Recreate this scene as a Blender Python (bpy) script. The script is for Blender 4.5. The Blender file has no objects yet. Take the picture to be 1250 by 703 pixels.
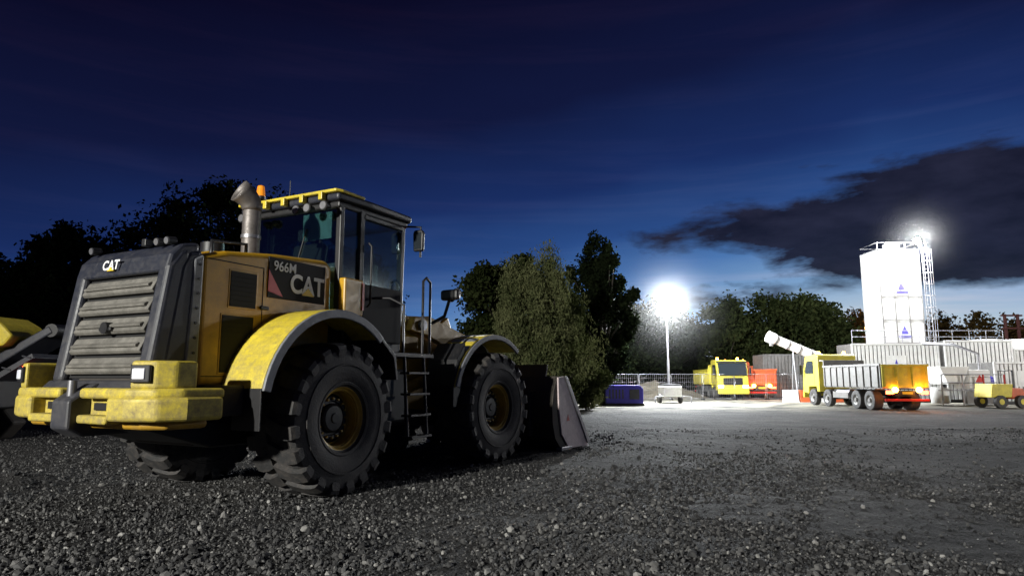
import bpy, bmesh, math, random
import numpy as np
from mathutils import Vector, Matrix, Euler
random.seed(7); np.random.seed(7)
sc=bpy.context.scene
R=math.radians
# ------------------------------------------------------------------ materials
def nodes_of(m):
    m.use_nodes=True
    return m.node_tree.nodes,m.node_tree.links,m.node_tree.nodes['Principled BSDF']
def M(name,col,rough=.5,metal=0,var=.3,scale=5,bump=0.,bscale=60,dirt=0,dirtcol=(.10,.085,.07),emit=0,ecol=None,dz=None):
    m=bpy.data.materials.new(name); n,l,b=nodes_of(m)
    b.inputs['Roughness'].default_value=rough; b.inputs['Metallic'].default_value=metal
    tc=n.new('ShaderNodeTexCoord')
    no=n.new('ShaderNodeTexNoise'); no.inputs['Scale'].default_value=scale; no.inputs['Detail'].default_value=8; no.inputs['Roughness'].default_value=.65
    l.new(tc.outputs['Object'],no.inputs['Vector'])
    r=n.new('ShaderNodeMapRange'); r.inputs['From Min'].default_value=.3; r.inputs['From Max'].default_value=.7
    r.inputs['To Min'].default_value=1-var; r.inputs['To Max'].default_value=1.
    l.new(no.outputs['Fac'],r.inputs['Value'])
    mx=n.new('ShaderNodeMixRGB'); mx.blend_type='MULTIPLY'; mx.inputs[0].default_value=1; mx.inputs[1].default_value=(*col,1)
    l.new(r.outputs[0],mx.inputs[2]); out=mx.outputs[0]
    if dirt>0:
        n2=n.new('ShaderNodeTexNoise'); n2.inputs['Scale'].default_value=scale*2.3; n2.inputs['Detail'].default_value=12; n2.inputs['Roughness'].default_value=.8
        l.new(tc.outputs['Object'],n2.inputs['Vector'])
        f=n2.outputs['Fac']
        if dz:
            sx=n.new('ShaderNodeSeparateXYZ'); l.new(tc.outputs['Object'],sx.inputs[0])
            zr=n.new('ShaderNodeMapRange'); zr.inputs['From Min'].default_value=dz[0]; zr.inputs['From Max'].default_value=dz[1]
            zr.inputs['To Min'].default_value=.18; zr.inputs['To Max'].default_value=-.05
            l.new(sx.outputs[2],zr.inputs['Value'])
            ad=n.new('ShaderNodeMath'); ad.operation='ADD'; l.new(f,ad.inputs[0]); l.new(zr.outputs[0],ad.inputs[1]); f=ad.outputs[0]
        mr=n.new('ShaderNodeMapRange'); mr.inputs['From Min'].default_value=.45; mr.inputs['From Max'].default_value=.76; mr.inputs['To Max'].default_value=dirt
        l.new(f,mr.inputs['Value'])
        m2=n.new('ShaderNodeMixRGB'); l.new(mr.outputs[0],m2.inputs[0]); l.new(out,m2.inputs[1]); m2.inputs[2].default_value=(*dirtcol,1); out=m2.outputs[0]
        rr=n.new('ShaderNodeMapRange'); rr.inputs['To Min'].default_value=rough; rr.inputs['To Max'].default_value=.85
        l.new(mr.outputs[0],rr.inputs['Value']); l.new(rr.outputs[0],b.inputs['Roughness'])
    l.new(out,b.inputs['Base Color'])
    if bump>0:
        n3=n.new('ShaderNodeTexNoise'); n3.inputs['Scale'].default_value=bscale; n3.inputs['Detail'].default_value=6
        l.new(tc.outputs['Object'],n3.inputs['Vector'])
        bp=n.new('ShaderNodeBump'); bp.inputs['Strength'].default_value=bump; bp.inputs['Distance'].default_value=.02
        l.new(n3.outputs['Fac'],bp.inputs['Height']); l.new(bp.outputs[0],b.inputs['Normal'])
    if emit>0:
        b.inputs['Emission Color'].default_value=(*(ecol or col),1); b.inputs['Emission Strength'].default_value=emit
    return m
def glassmat(name,tint=(.5,.6,.6)):
    m=bpy.data.materials.new(name); m.use_nodes=True; n=m.node_tree.nodes; l=m.node_tree.links; n.clear()
    o=n.new('ShaderNodeOutputMaterial'); mx=n.new('ShaderNodeMixShader'); t=n.new('ShaderNodeBsdfTransparent'); g=n.new('ShaderNodeBsdfGlossy')
    t.inputs[0].default_value=(*tint,1); g.inputs['Roughness'].default_value=.05; g.inputs[0].default_value=(.8,.95,1,1)
    lw=n.new('ShaderNodeLayerWeight'); lw.inputs[0].default_value=.35
    mr=n.new('ShaderNodeMapRange'); mr.inputs['To Min'].default_value=.12; mr.inputs['To Max'].default_value=.7
    l.new(lw.outputs['Facing'],mr.inputs[0]); l.new(mr.outputs[0],mx.inputs[0]); l.new(t.outputs[0],mx.inputs[1]); l.new(g.outputs[0],mx.inputs[2]); l.new(mx.outputs[0],o.inputs[0])
    return m
YEL=M('yellow_lit',(.72,.57,.05),.38,dirt=.85,scale=5,dirtcol=(.17,.135,.08),dz=(.75,2.2),var=.25)  # machine yellow with the floodlight's lime-bright look put into the colour
OCH=M('yellow_dim',(.60,.33,.012),.32,dirt=.45,scale=3,dirtcol=(.13,.09,.04),dz=(1.0,2.8))  # same machine yellow, its dimly lit look put into the colour
NAVY=M('dark_plastic',(.020,.023,.036),.42,dirt=.5,scale=4,dirtcol=(.085,.08,.078),dz=(1,2.9))
BLK=M('black_paint',(.010,.010,.012),.48,dirt=.3,scale=5,dirtcol=(.040,.036,.032))
VNT=M('vent_black',(.005,.005,.006),.8,var=.2)
GRILL=M('grille_dusty',(.20,.19,.17),.6,dirt=.8,scale=7,dirtcol=(.065,.06,.052),var=.55)
GREY=M('grey_rubber',(.22,.23,.25),.5,dirt=.5,dirtcol=(.08,.075,.07))
STEEL=M('steel',(.32,.32,.34),.38,metal=.7,dirt=.5,dirtcol=(.12,.10,.08))
CHROM=M('pipe_steel',(.22,.20,.19),.5,metal=.5,var=.5,scale=9,dirt=.6)
RUB=M('tyre_rubber',(.026,.026,.027),.75,bump=.25,bscale=50,dirt=.85,dirtcol=(.10,.085,.075),scale=3.5)
RIMY=M('rim_yellow',(.60,.38,.04),.5,dirt=.6,scale=7,dirtcol=(.16,.12,.07))
PALE=M('worn_plate',(.74,.62,.62),.5,metal=.0,dirt=.5,scale=5,dirtcol=(.30,.24,.22))
DIRTM=M('earthy_steel',(.05,.042,.035),.7,dirt=.7,scale=4,bump=.3,dirtcol=(.085,.07,.055))
WHITE=M('white_paint',(.76,.76,.75),.45,var=.15,dirt=.45,scale=1.2,dirtcol=(.36,.34,.30))
LENS=M('lamp_lens',(.8,.8,.85),.1,var=.0)
RED=M('red_paint',(.55,.03,.02),.4); BLUE=M('blue_paint',(.05,.04,.40),.45,dirt=.2)
ORG=M('amber_lens',(.9,.30,.02),.2,emit=.25,ecol=(1,.3,.02))
SEAT=M('seat_fabric',(.05,.05,.055),.8)
GLS=glassmat('cab_glass',(.6,.7,.7)); DGL=M('dark_glass',(.02,.025,.03),.08,var=0)
TXW=M('text_white',(.75,.75,.75),.5,var=.1); TXY=M('text_yellow',(.8,.55,.03),.5,var=.1)
EMW=M('lamp_lit',(1,1,1),.3,var=0,emit=200,ecol=(.93,.97,1)); EMR=M('tail_lit',(1,.05,.02),.3,var=0,emit=26,ecol=(1,.06,.02))
EMO=M('amber_lit',(1,.4,.05),.3,var=0,emit=70,ecol=(1,.36,.04)); EMH=M('head_lit',(1,.9,.7),.3,var=0,emit=50,ecol=(1,.9,.7))
ORGP=M('orange_paint',(.60,.11,.03),.5,dirt=.4); HVY=M('hi_yellow',(.66,.55,.05),.45,dirt=.5,scale=2)
TIPG=M('tipper_grey',(.19,.185,.18),.5,metal=.2,dirt=.8,scale=2,dirtcol=(.09,.075,.06))
# ------------------------------------------------------------------ mesh helpers
def empty(name,loc=(0,0,0),rz=0,parent=None):
    e=bpy.data.objects.new(name,None); sc.collection.objects.link(e); e.location=loc; e.rotation_euler=(0,0,R(rz)); e.empty_display_size=.3
    if parent: e.parent=parent
    return e
def add(name,v,f,mat,parent=None,bevel=0,smooth=False,seg=2,ang=35):
    me=bpy.data.meshes.new(name); me.from_pydata([tuple(p) for p in v],[],f)
    bm=bmesh.new(); bm.from_mesh(me); bmesh.ops.recalc_face_normals(bm,faces=bm.faces); bm.to_mesh(me); bm.free()
    me.materials.append(mat)
    if smooth:
        me.polygons.foreach_set('use_smooth',[True]*len(me.polygons)); me.set_sharp_from_angle(angle=R(ang))
    o=bpy.data.objects.new(name,me); sc.collection.objects.link(o)
    if parent: o.parent=parent
    if bevel>0:
        b=o.modifiers.new('b','BEVEL'); b.width=bevel; b.segments=seg; b.limit_method='ANGLE'; b.angle_limit=R(30)
    return o
def box(name,a,b,mat,parent=None,bevel=.01,rot=None):
    (x0,y0,z0),(x1,y1,z1)=a,b
    v=[Vector(p) for p in [(x0,y0,z0),(x1,y0,z0),(x1,y1,z0),(x0,y1,z0),(x0,y0,z1),(x1,y0,z1),(x1,y1,z1),(x0,y1,z1)]]
    if rot:
        c=sum(v,Vector())/8; E=Euler([R(t) for t in rot]).to_matrix(); v=[c+E@(p-c) for p in v]
    return add(name,v,[(0,1,2,3),(4,5,6,7),(0,1,5,4),(1,2,6,5),(2,3,7,6),(3,0,4,7)],mat,parent,bevel)
def prism(name,pts,ax,a0,a1,mat,parent=None,bevel=.01,seg=2):
    n=len(pts); mk={'x':lambda p,a:(a,p[0],p[1]),'y':lambda p,a:(p[0],a,p[1]),'z':lambda p,a:(p[0],p[1],a)}[ax]
    v=[mk(p,a0) for p in pts]+[mk(p,a1) for p in pts]
    f=[tuple(range(n)),tuple(range(n,2*n))]+[(i,(i+1)%n,n+(i+1)%n,n+i) for i in range(n)]
    return add(name,v,f,mat,parent,bevel,seg=seg)
def cyl(name,p0,p1,r0,mat,parent=None,r1=None,seg=20,caps=True,bevel=0):
    p0=Vector(p0);p1=Vector(p1);r1=r0 if r1 is None else r1
    d=(p1-p0).normalized(); u=d.orthogonal().normalized(); w=d.cross(u)
    v=[];f=[]
    for P,r in((p0,r0),(p1,r1)):
        for i in range(seg):
            a=2*math.pi*i/seg; v.append(P+u*r*math.cos(a)+w*r*math.sin(a))
    for i in range(seg): f.append((i,(i+1)%seg,seg+(i+1)%seg,seg+i))
    if caps: f+= [tuple(range(seg)),tuple(range(seg,2*seg))]
    return add(name,v,f,mat,parent,bevel,smooth=True)
def pipe(name,pts,r,mat,parent=None,cyc=False):
    cu=bpy.data.curves.new(name,'CURVE'); cu.dimensions='3D'; s=cu.splines.new('POLY'); s.points.add(len(pts)-1)
    for i,p in enumerate(pts): s.points[i].co=(*p,1)
    s.use_cyclic_u=cyc; cu.bevel_depth=r; cu.bevel_resolution=2; cu.use_fill_caps=True; cu.materials.append(mat)
    o=bpy.data.objects.new(name,cu); sc.collection.objects.link(o)
    if parent:o.parent=parent
    return o
def lathe(name,prof,c,mat,parent=None,seg=64,sgn=1,ang=30):
    v=[];f=[];n=len(prof)
    for i in range(seg):
        a=2*math.pi*i/seg
        for r,t in prof: v.append((c[0]+sgn*t,c[1]+r*math.cos(a),c[2]+r*math.sin(a)))
    for i in range(seg):
        j=(i+1)%seg
        for k in range(n-1): f.append((i*n+k,i*n+k+1,j*n+k+1,j*n+k))
    return add(name,v,f,mat,parent,0,smooth=True,ang=ang)
def text(name,s,size,loc,rot,mat,parent,ext=.004,sx=1,bold=0):
    cu=bpy.data.curves.new(name,'FONT'); cu.body=s; cu.size=size; cu.extrude=ext; cu.align_x='CENTER'; cu.align_y='CENTER'; cu.materials.append(mat); cu.offset=bold
    o=bpy.data.objects.new(name,cu); sc.collection.objects.link(o); o.location=loc; o.rotation_euler=[R(t) for t in rot]; o.scale=(sx,1,1); o.parent=parent
    return o
def fast(name,V,F,mat,parent=None,smooth=False):
    V=np.asarray(V,dtype=np.float32);F=np.asarray(F,dtype=np.int32);k=F.shape[1]
    me=bpy.data.meshes.new(name); me.vertices.add(len(V)); me.vertices.foreach_set('co',V.ravel())
    me.loops.add(F.size); me.loops.foreach_set('vertex_index',F.ravel())
    me.polygons.add(len(F)); me.polygons.foreach_set('loop_start',np.arange(len(F),dtype=np.int32)*k)
    me.polygons.foreach_set('use_smooth',np.full(len(F),smooth))
    me.update(calc_edges=True); me.validate(); me.materials.append(mat)
    o=bpy.data.objects.new(name,me); sc.collection.objects.link(o)
    if parent:o.parent=parent
    return o
# ------------------------------------------------------------------ ground
def vnoise(x,y,s,seed):
    X=np.asarray(x)*s+seed*17.3;Y=np.asarray(y)*s+seed*9.1
    xi=np.floor(X);yi=np.floor(Y);fx=X-xi;fy=Y-yi;fx=fx*fx*(3-2*fx);fy=fy*fy*(3-2*fy)
    def h(a,b):
        t=np.sin(a*127.1+b*311.7+seed*7.7)*43758.5453; return t-np.floor(t)
    return (h(xi,yi)*(1-fx)+h(xi+1,yi)*fx)*(1-fy)+(h(xi,yi+1)*(1-fx)+h(xi+1,yi+1)*fx)*fy
def sstep(a,b,x):
    t=np.clip((x-a)/(b-a),0,1); return t*t*(3-2*t)
def gz(x,y):
    x=np.asarray(x,dtype=float);y=np.asarray(y,dtype=float)
    z=-.35*sstep(13,34,y)
    near=1-sstep(14,40,y)
    z=z+near*((vnoise(x,y,.35,1)-.5)*.08+(vnoise(x,y,1.1,2)-.5)*.05)
    z=z+near*((vnoise(x,y,4,3)-.5)*.02+(vnoise(x,y,11,4)-.5)*.012)
    m=np.exp(-(((x+6.4)/1.1)**2+((y-8.3)/.5)**2)); z=z+.15*m*(.5+vnoise(x,y,4,8))
    return z
def G(x,y): return float(gz(x,y))
xs=np.concatenate([-np.geomspace(700,12.2,40),np.arange(-12,12,.075),np.geomspace(12.2,700,40)])
ys=np.concatenate([-np.geomspace(60,3,12),np.linspace(-2.5,3.4,12),np.arange(3.5,14,.075),np.arange(14,50,.5),np.geomspace(51,900,30)])
X,Y=np.meshgrid(xs,ys); Z=gz(X,Y); nx=len(xs);ny=len(ys)
V=np.stack([X.ravel(),Y.ravel(),Z.ravel()],1)
I=(np.arange(ny-1)[:,None]*nx+np.arange(nx-1)[None,:]).ravel(); F=np.stack([I,I+1,I+nx+1,I+nx],1)
gm=bpy.data.materials.new('gravel_ground'); n,l,b=nodes_of(gm); b.inputs['Roughness'].default_value=.9; b.inputs['Specular IOR Level'].default_value=.2
tc=n.new('ShaderNodeTexCoord')
def noise(sc_,det=8,ro=.6):
    q=n.new('ShaderNodeTexNoise'); q.inputs['Scale'].default_value=sc_; q.inputs['Detail'].default_value=det; q.inputs['Roughness'].default_value=ro; l.new(tc.outputs['Object'],q.inputs['Vector']); return q.outputs['Fac']
def voro(sc_,out='Distance',feat='F1'):
    q=n.new('ShaderNodeTexVoronoi'); q.feature=feat; q.inputs['Scale'].default_value=sc_; l.new(tc.outputs['Object'],q.inputs['Vector']); return q.outputs[out]
def ramp(src,stops):
    q=n.new('ShaderNodeValToRGB'); l.new(src,q.inputs[0]); e=q.color_ramp.elements
    while len(e)<len(stops): e.new(.5)
    for i,(p,c) in enumerate(stops): e[i].position=p; e[i].color=(*c,1)
    return q.outputs[0]
c1=ramp(noise(.30,7,.65),[(.36,(.015,.015,.016)),(.52,(.038,.037,.037)),(.70,(.090,.086,.082))])
vc=n.new('ShaderNodeSeparateColor'); l.new(voro(60,'Color'),vc.inputs[0])
mr=n.new('ShaderNodeMapRange'); mr.inputs['To Min'].default_value=.4; mr.inputs['To Max'].default_value=1.7; l.new(vc.outputs[0],mr.inputs[0])
mx=n.new('ShaderNodeMixRGB'); mx.blend_type='MULTIPLY'; mx.inputs[0].default_value=1; l.new(c1,mx.inputs[1]); l.new(mr.outputs[0],mx.inputs[2])
mr2=n.new('ShaderNodeMapRange'); mr2.inputs['From Min'].default_value=.3; mr2.inputs['From Max'].default_value=.7; mr2.inputs['To Min'].default_value=.35; mr2.inputs['To Max'].default_value=1.5; l.new(noise(3,10,.78),mr2.inputs[0])
mx2=n.new('ShaderNodeMixRGB'); mx2.blend_type='MULTIPLY'; mx2.inputs[0].default_value=1; l.new(mx.outputs[0],mx2.inputs[1]); l.new(mr2.outputs[0],mx2.inputs[2])
# paler tone mixed over the far ground in noisy patches
sp=n.new('ShaderNodeSeparateXYZ'); l.new(tc.outputs['Object'],sp.inputs[0])
py=n.new('ShaderNodeMapRange'); py.inputs['From Min'].default_value=31; py.inputs['From Max'].default_value=40; l.new(sp.outputs[1],py.inputs[0])
nn=n.new('ShaderNodeMath'); nn.operation='MULTIPLY'; nn.use_clamp=True; l.new(py.outputs[0],nn.inputs[0])
nr=n.new('ShaderNodeMapRange'); nr.inputs['From Min'].default_value=.35; nr.inputs['From Max'].default_value=.6; l.new(noise(.5,6,.6),nr.inputs[0]); l.new(nr.outputs[0],nn.inputs[1])
mx3=n.new('ShaderNodeMixRGB'); l.new(nn.outputs[0],mx3.inputs[0]); l.new(mx2.outputs[0],mx3.inputs[1]); mx3.inputs[2].default_value=(.26,.245,.20,1)
l.new(mx3.outputs[0],b.inputs['Base Color'])
b1=n.new('ShaderNodeBump'); b1.inputs['Strength'].default_value=.9; b1.inputs['Distance'].default_value=.014; b1.invert=True; l.new(voro(60),b1.inputs['Height'])
b2=n.new('ShaderNodeBump'); b2.inputs['Strength'].default_value=.8; b2.inputs['Distance'].default_value=.06; l.new(noise(7,10,.8),b2.inputs['Height']); l.new(b1.outputs[0],b2.inputs['Normal'])
b3=n.new('ShaderNodeBump'); b3.inputs['Strength'].default_value=.8; b3.inputs['Distance'].default_value=.25; l.new(noise(1.3,7,.62),b3.inputs['Height']); l.new(b2.outputs[0],b3.inputs['Normal'])
l.new(b3.outputs[0],b.inputs['Normal'])
fast('ground',V,F,gm,smooth=True)
# stones
t_=(1+5**.5)/2
iv=np.array([(-1,t_,0),(1,t_,0),(-1,-t_,0),(1,-t_,0),(0,-1,t_),(0,1,t_),(0,-1,-t_),(0,1,-t_),(t_,0,-1),(t_,0,1),(-t_,0,-1),(-t_,0,1)])/1.9
if_=np.array([(0,11,5),(0,5,1),(0,1,7),(0,7,10),(0,10,11),(1,5,9),(5,11,4),(11,10,2),(10,7,6),(7,1,8),(3,9,4),(3,4,2),(3,2,6),(3,6,8),(3,8,9),(4,9,5),(2,4,11),(6,2,10),(8,6,7),(9,8,1)])
def stones(N):
    y=4.0+(np.random.rand(N*4)**1.6)*14; x=(np.random.rand(N*4)*2-1)*(y*.86+.8)
    big=.5*vnoise(x,y,.45,11)+.3*vnoise(x,y,1.7,12)+.2*vnoise(x,y,5,13)
    d=.08+.92*sstep(.38,.62,big+.20*sstep(2.5,-2,x)-.08*sstep(8,14,y)+.05*sstep(6.5,4.5,y))
    k=np.random.rand(N*4)<d; x=x[k][:N];y=y[k][:N];n_=len(x)
    r=np.clip(np.exp(np.random.randn(n_)*.5)*.0095,.0045,.038)
    q=np.random.randn(n_,4);q/=np.linalg.norm(q,axis=1)[:,None];a,b_,c,d_=q.T
    Rm=np.stack([1-2*(c*c+d_*d_),2*(b_*c-a*d_),2*(b_*d_+a*c),2*(b_*c+a*d_),1-2*(b_*b_+d_*d_),2*(c*d_-a*b_),2*(b_*d_-a*c),2*(c*d_+a*b_),1-2*(b_*b_+c*c)],1).reshape(-1,3,3)
    s=np.stack([r*(.8+.6*np.random.rand(n_)),r*(.6+.5*np.random.rand(n_)),r*(.45+.4*np.random.rand(n_))],1)
    P=iv[None]*(1+.3*(np.random.rand(n_,12,1)-.5))*s[:,None,:]
    P=np.einsum('nij,nkj->nki',Rm,P)
    P=P+np.stack([x,y,gz(x,y)+r*.3],1)[:,None,:]
    Fs=(if_[None]+(np.arange(n_)*12)[:,None,None]).reshape(-1,3)
    return P.reshape(-1,3),Fs
sm=bpy.data.materials.new('gravel_stone'); n,l,b=nodes_of(sm); b.inputs['Roughness'].default_value=.8
ge=n.new('ShaderNodeNewGeometry')
l.new(ramp(ge.outputs['Random Per Island'],[(0,(.010,.010,.011)),(.6,(.042,.042,.043)),(.94,(.10,.098,.096)),(1,(.26,.255,.245))]),b.inputs['Base Color'])
Vs,Fs=stones(85000); fast('gravel',Vs,Fs,sm)
# ------------------------------------------------------------------ wheel loader
PHI=27.5; ART=5
C=(-3.19,8.30,G(-3,8.2)-.01)
L=empty('wheel_loader',C,-PHI)
FR=empty('front_frame',(0,1.775,0),-ART,L)
CB=empty('cab',(0,0,0),0,L); CB.scale=(1.08,.97,1.03)
def tyre(name,c,parent,R0=.875,W=.335,N=20):
    prof=[(.325,W*.62),(.36,W*.80),(.45,W*.95),(.58,W*1.0),(.70,W*.97),(.77,W*.93),(.805,W*.8),(.815,W*.4),(.815,0)]
    full=prof+[(r,-a) for r,a in prof[:-1][::-1]]
    v=[];f=[];n_=len(full);seg=72
    for i in range(seg):
        a=2*math.pi*i/seg
        for r,t in full: v.append((c[0]+t,c[1]+r*math.cos(a),c[2]+r*math.sin(a)))
    for i in range(seg):
        j=(i+1)%seg
        for k in range(n_-1): f.append((i*n_+k,i*n_+k+1,j*n_+k+1,j*n_+k))
    st=2*math.pi/N
    S=[(.0,.872,.79,.05,.40),(.10,.872,.79,.16,.42),(.20,.868,.79,.24,.38),(.29,.855,.78,.26,.36),(.330,.835,.76,.27,.34),(.345,.79,.74,.27,.30),(.338,.70,.70,.27,.22)]
    for sg in(1,-1):
        for i in range(N):
            th0=i*st+(st/2 if sg<0 else 0)
            base=len(v)
            for a,rt,rb,sk,wd in S:
                for rr,ww in((rb,wd*1.08),(rt,wd*.88)):
                    for e in(-1,1):
                        th=th0+st*sk*1.6+e*ww*st*.85
                        off=-.012 if rr==rb else 0
                        v.append((c[0]+sg*(a+off),c[1]+rr*math.cos(th),c[2]+rr*math.sin(th)))
            for k in range(len(S)-1):
                p=base+4*k;q=p+4
                f+=[(p+2,p+3,q+3,q+2),(p,p+2,q+2,q),(p+1,p+3,q+3,q+1)]
            f+=[(base,base+1,base+3,base+2)]
            e=base+4*(len(S)-1); f+=[(e,e+1,e+3,e+2)]
    add(name,v,f,RUB,parent,0,smooth=True,ang=28)
    for s2 in (1,-1):
        lathe(name+'_ring',[(.60,W*1.0),(.605,W*1.025),(.62,W*1.025),(.625,W*.99)],c,RUB,parent,64,s2)
        lathe(name+'_bead',[(.37,W*.80),(.385,W*.9),(.41,W*.92),(.42,W*.91)],c,RUB,parent,64,s2)
def rim(name,c,parent,sg):
    lathe(name+'_flange',[(.31,.20),(.345,.215),(.375,.24),(.382,.262),(.372,.272),(.35,.262),(.335,.235),(.318,.225),(.312,.10),(.305,.05)],c,RIMY,parent,64,sg)
    lathe(name+'_disc',[(.306,.05),(.27,.06),(.25,.10),(.235,.11),(.20,.11),(.19,.09),(.12,.09)],c,BLK,parent,64,sg)
    lathe(name+'_lockring',[(.29,.085),(.292,.10),(.283,.105),(.278,.085)],c,RIMY,parent,64,sg)
    lathe(name+'_hub',[(.17,.08),(.165,.13),(.14,.15),(.06,.155),(.05,.17),(0.001,.17)],c,BLK,parent,40,sg)
    for i in range(16):
        a=2*math.pi*i/16; y=c[1]+.222*math.cos(a);z=c[2]+.222*math.sin(a)
        cyl(name+'_bolt',(c[0]+sg*.09,y,z),(c[0]+sg*.135,y,z),.014,RIMY,parent,seg=8)
for par,yy,tg in((L,0,'rear'),(FR,1.775,'front')):
    for sg,sd in((1,'right'),(-1,'left')):
        c=(sg*1.13,yy,.865)
        tyre(f'{tg}_{sd}_tyre',c,par); rim(f'{tg}_{sd}_rim',c,par,sg)
    cyl(f'{tg}_axle',(-.95,yy,.865),(.95,yy,.865),.17,DIRTM,par)
    lathe(f'{tg}_differential',[(.001,-.3),(.2,-.28),(.32,-.1),(.32,.1),(.2,.28),(.001,.3)],(0,yy,.86),DIRTM,par,24)
prism('rear_chassis',[(-1.9,.95),(-1.2,.62),(1.5,.6),(1.75,.8),(1.75,1.35),(-1.9,1.35)],'x',-.47,.47,DIRTM,L,.03)
prism('belly_guard',[(-1.95,.86),(-1.1,.60),(-.6,.60),(-.6,.8),(-1.9,1.0)],'x',-.62,.62,BLK,L,.02)
CW=empty('counterweight',(-.03,-.05,.03),0,L)
for sg in(1,-1):
    w=lambda pts:[(sg*a,b) for a,b in pts]
    prism('counterweight_top',w([(.16,-2.17),(.85,-2.15),(1.12,-2.06),(1.25,-1.86),(1.27,-1.42),(.16,-1.42)]),'z',1.10,1.20,YEL,CW,.035,3)
    prism('counterweight_wing',w([(.62,-2.19),(.86,-2.17),(1.16,-2.06),(1.29,-1.84),(1.30,-1.45),(.62,-1.45)]),'z',.90,1.12,YEL,CW,.04,3)
    prism('counterweight_recess',w([(.15,-2.04),(.64,-2.04),(.64,-1.45),(.15,-1.45)]),'z',.92,1.11,YEL,CW,.015)
    prism('recess_slot',w([(.24,-2.06),(.54,-2.06),(.54,-2.03),(.24,-2.03)]),'z',.99,1.06,VNT,CW,.0)
    prism('counterweight_lip',w([(.15,-2.17),(.64,-2.19),(.64,-2.0),(.15,-2.0)]),'z',.87,.95,YEL,CW,.025,3)
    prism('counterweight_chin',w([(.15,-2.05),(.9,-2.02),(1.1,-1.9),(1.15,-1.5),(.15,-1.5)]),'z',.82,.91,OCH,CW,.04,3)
    prism('lamp_housing',w([(.86,-2.13),(1.10,-2.05),(1.20,-1.9),(1.20,-1.68),(.86,-1.68)]),'z',1.19,1.45,YEL,CW,.03,3)
    a=-16*sg
    box('lamp_recess',(sg*.985-.10,-2.125,1.25),(sg*.985+.10,-2.08,1.41),BLK,CW,.012,rot=(0,0,-a))
    box('rear_lamp',(sg*.985-.065,-2.140,1.28),(sg*.985+.065,-2.115,1.38),LENS,CW,.012,rot=(0,0,-a))
    box('frame_side',(sg*.9-.05,-1.45,.95),(sg*1.15,-1.1,1.25),DIRTM,L,.03)
    cyl('lift_eye',(sg*.5,-1.8,1.19),(sg*.5,-1.8,1.23),.06,STEEL,CW)
prism('hitch_block',[(-2.24,.82),(-2.24,1.08),(-2.0,1.24),(-1.5,1.24),(-1.5,.74),(-2.1,.74)],'x',-.145,.145,NAVY,CW,.025)
cyl('hitch_pin',(0,-2.14,.8),(0,-2.14,1.27),.04,STEEL,CW)
prism('rear_sill',[(-2.08,1.2),(-1.98,1.30),(-1.5,1.32),(-1.5,1.15),(-2.05,1.12)],'x',-.84,.84,NAVY,L,.02)
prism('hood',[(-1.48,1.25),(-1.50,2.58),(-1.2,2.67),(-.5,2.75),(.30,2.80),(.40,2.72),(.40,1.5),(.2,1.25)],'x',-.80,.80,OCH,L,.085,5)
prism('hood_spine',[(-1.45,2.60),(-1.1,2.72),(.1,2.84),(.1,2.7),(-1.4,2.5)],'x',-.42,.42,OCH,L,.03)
for y0,y1,z0,z1 in((-1.42,-.70,1.34,2.55),):
    for nm,a,b_ in(('seam',(y0,z0),(y1,z0)),('seam',(y1,z0),(y1,z1)),('seam',(y0,z1),(y1,z1))):
        box(nm,(.797,min(a[0],b_[0])-.005,min(a[1],b_[1])-.005),(.8035,max(a[0],b_[0])+.005,max(a[1],b_[1])+.005),VNT,L,0)
prism('rear_cowl',[(-1.46,1.28),(-1.90,1.28),(-1.74,2.44),(-1.66,2.60),(-1.46,2.645)],'x',-.79,.79,NAVY,L,.07,4)
for sg in(1,-1):
    prism('cowl_column',[(-1.80,1.28),(-2.00,1.28),(-1.84,2.42),(-1.72,2.60),(-1.60,2.62),(-1.60,1.3)],'x',sg*.60,sg*.785,NAVY,L,.055,4)
prism('cowl_cap',[(-1.855,2.36),(-1.81,2.54),(-1.70,2.66),(-1.5,2.70),(-1.5,2.36)],'x',-.77,.77,NAVY,L,.04,3)
prism('strip_panel',[(-1.47,1.28),(-1.62,1.28),(-1.58,2.52),(-1.47,2.58)],'x',.74,.806,GREY,L,.02)
for i in range(8): 
    z=1.42+i*.15; cyl('rivet',(.80,-1.535+.003*i,z),(.815,-1.535+.003*i,z),.014,BLK,L,seg=10)
gy=lambda z:-1.915+(z-1.3)/1.15*.16
prism('grille_back',[(gy(1.32)+.0,1.32),(gy(2.38),2.38),(gy(2.38)+.04,2.38),(gy(1.32)+.04,1.32)],'x',-.60,.60,VNT,L,0)
for i in range(5):
    z0=1.36+i*.20; z1=z0+.165
    prism('grille_slat',[(gy(z0)-.075,z0+.03),(gy(z0)-.05,z0),(gy(z0)+.0,z0),(gy(z1),z1),(gy(z1)-.025,z1),(gy(z1)-.040,z1-.02)],'x',-.585,.585,GRILL,L,.008)
    prism('grille_ridge',[(gy(z0)-.082,z0+.065),(gy(z0)-.088,z0+.085),(gy(z0)-.05,z0+.11),(gy(z0)-.03,z0+.06)],'x',-.54,.54,GRILL,L,.004)
cyl('grille_latch',(.0,gy(1.82)-.12,1.82),(.0,gy(1.82)-.03,1.82),.06,BLK,L); box('latch_handle',(-.10,gy(1.82)-.11,1.79),(.10,gy(1.82)-.08,1.83),BLK,L)
for x in(-.60,.50,.66):
    cyl('hood_lamp',(x,-1.80,2.68),(x,-1.71,2.69),.04,BLK,L); cyl('hood_lamp_lens',(x,-1.81,2.678),(x,-1.795,2.68),.034,STEEL,L)
box('camera_bracket',(.22,-1.78,2.66),(.29,-1.70,2.74),BLK,L)
text('logo_rear','CAT',.14,(-.12,-1.865,2.475),(83,0,0),TXW,L,.004,1,.004)
prism('logo_triangle',[(-.18,2.42),(-.06,2.42),(-.12,2.46)],'y',-1.872,-1.862,TXY,L,0)
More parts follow.
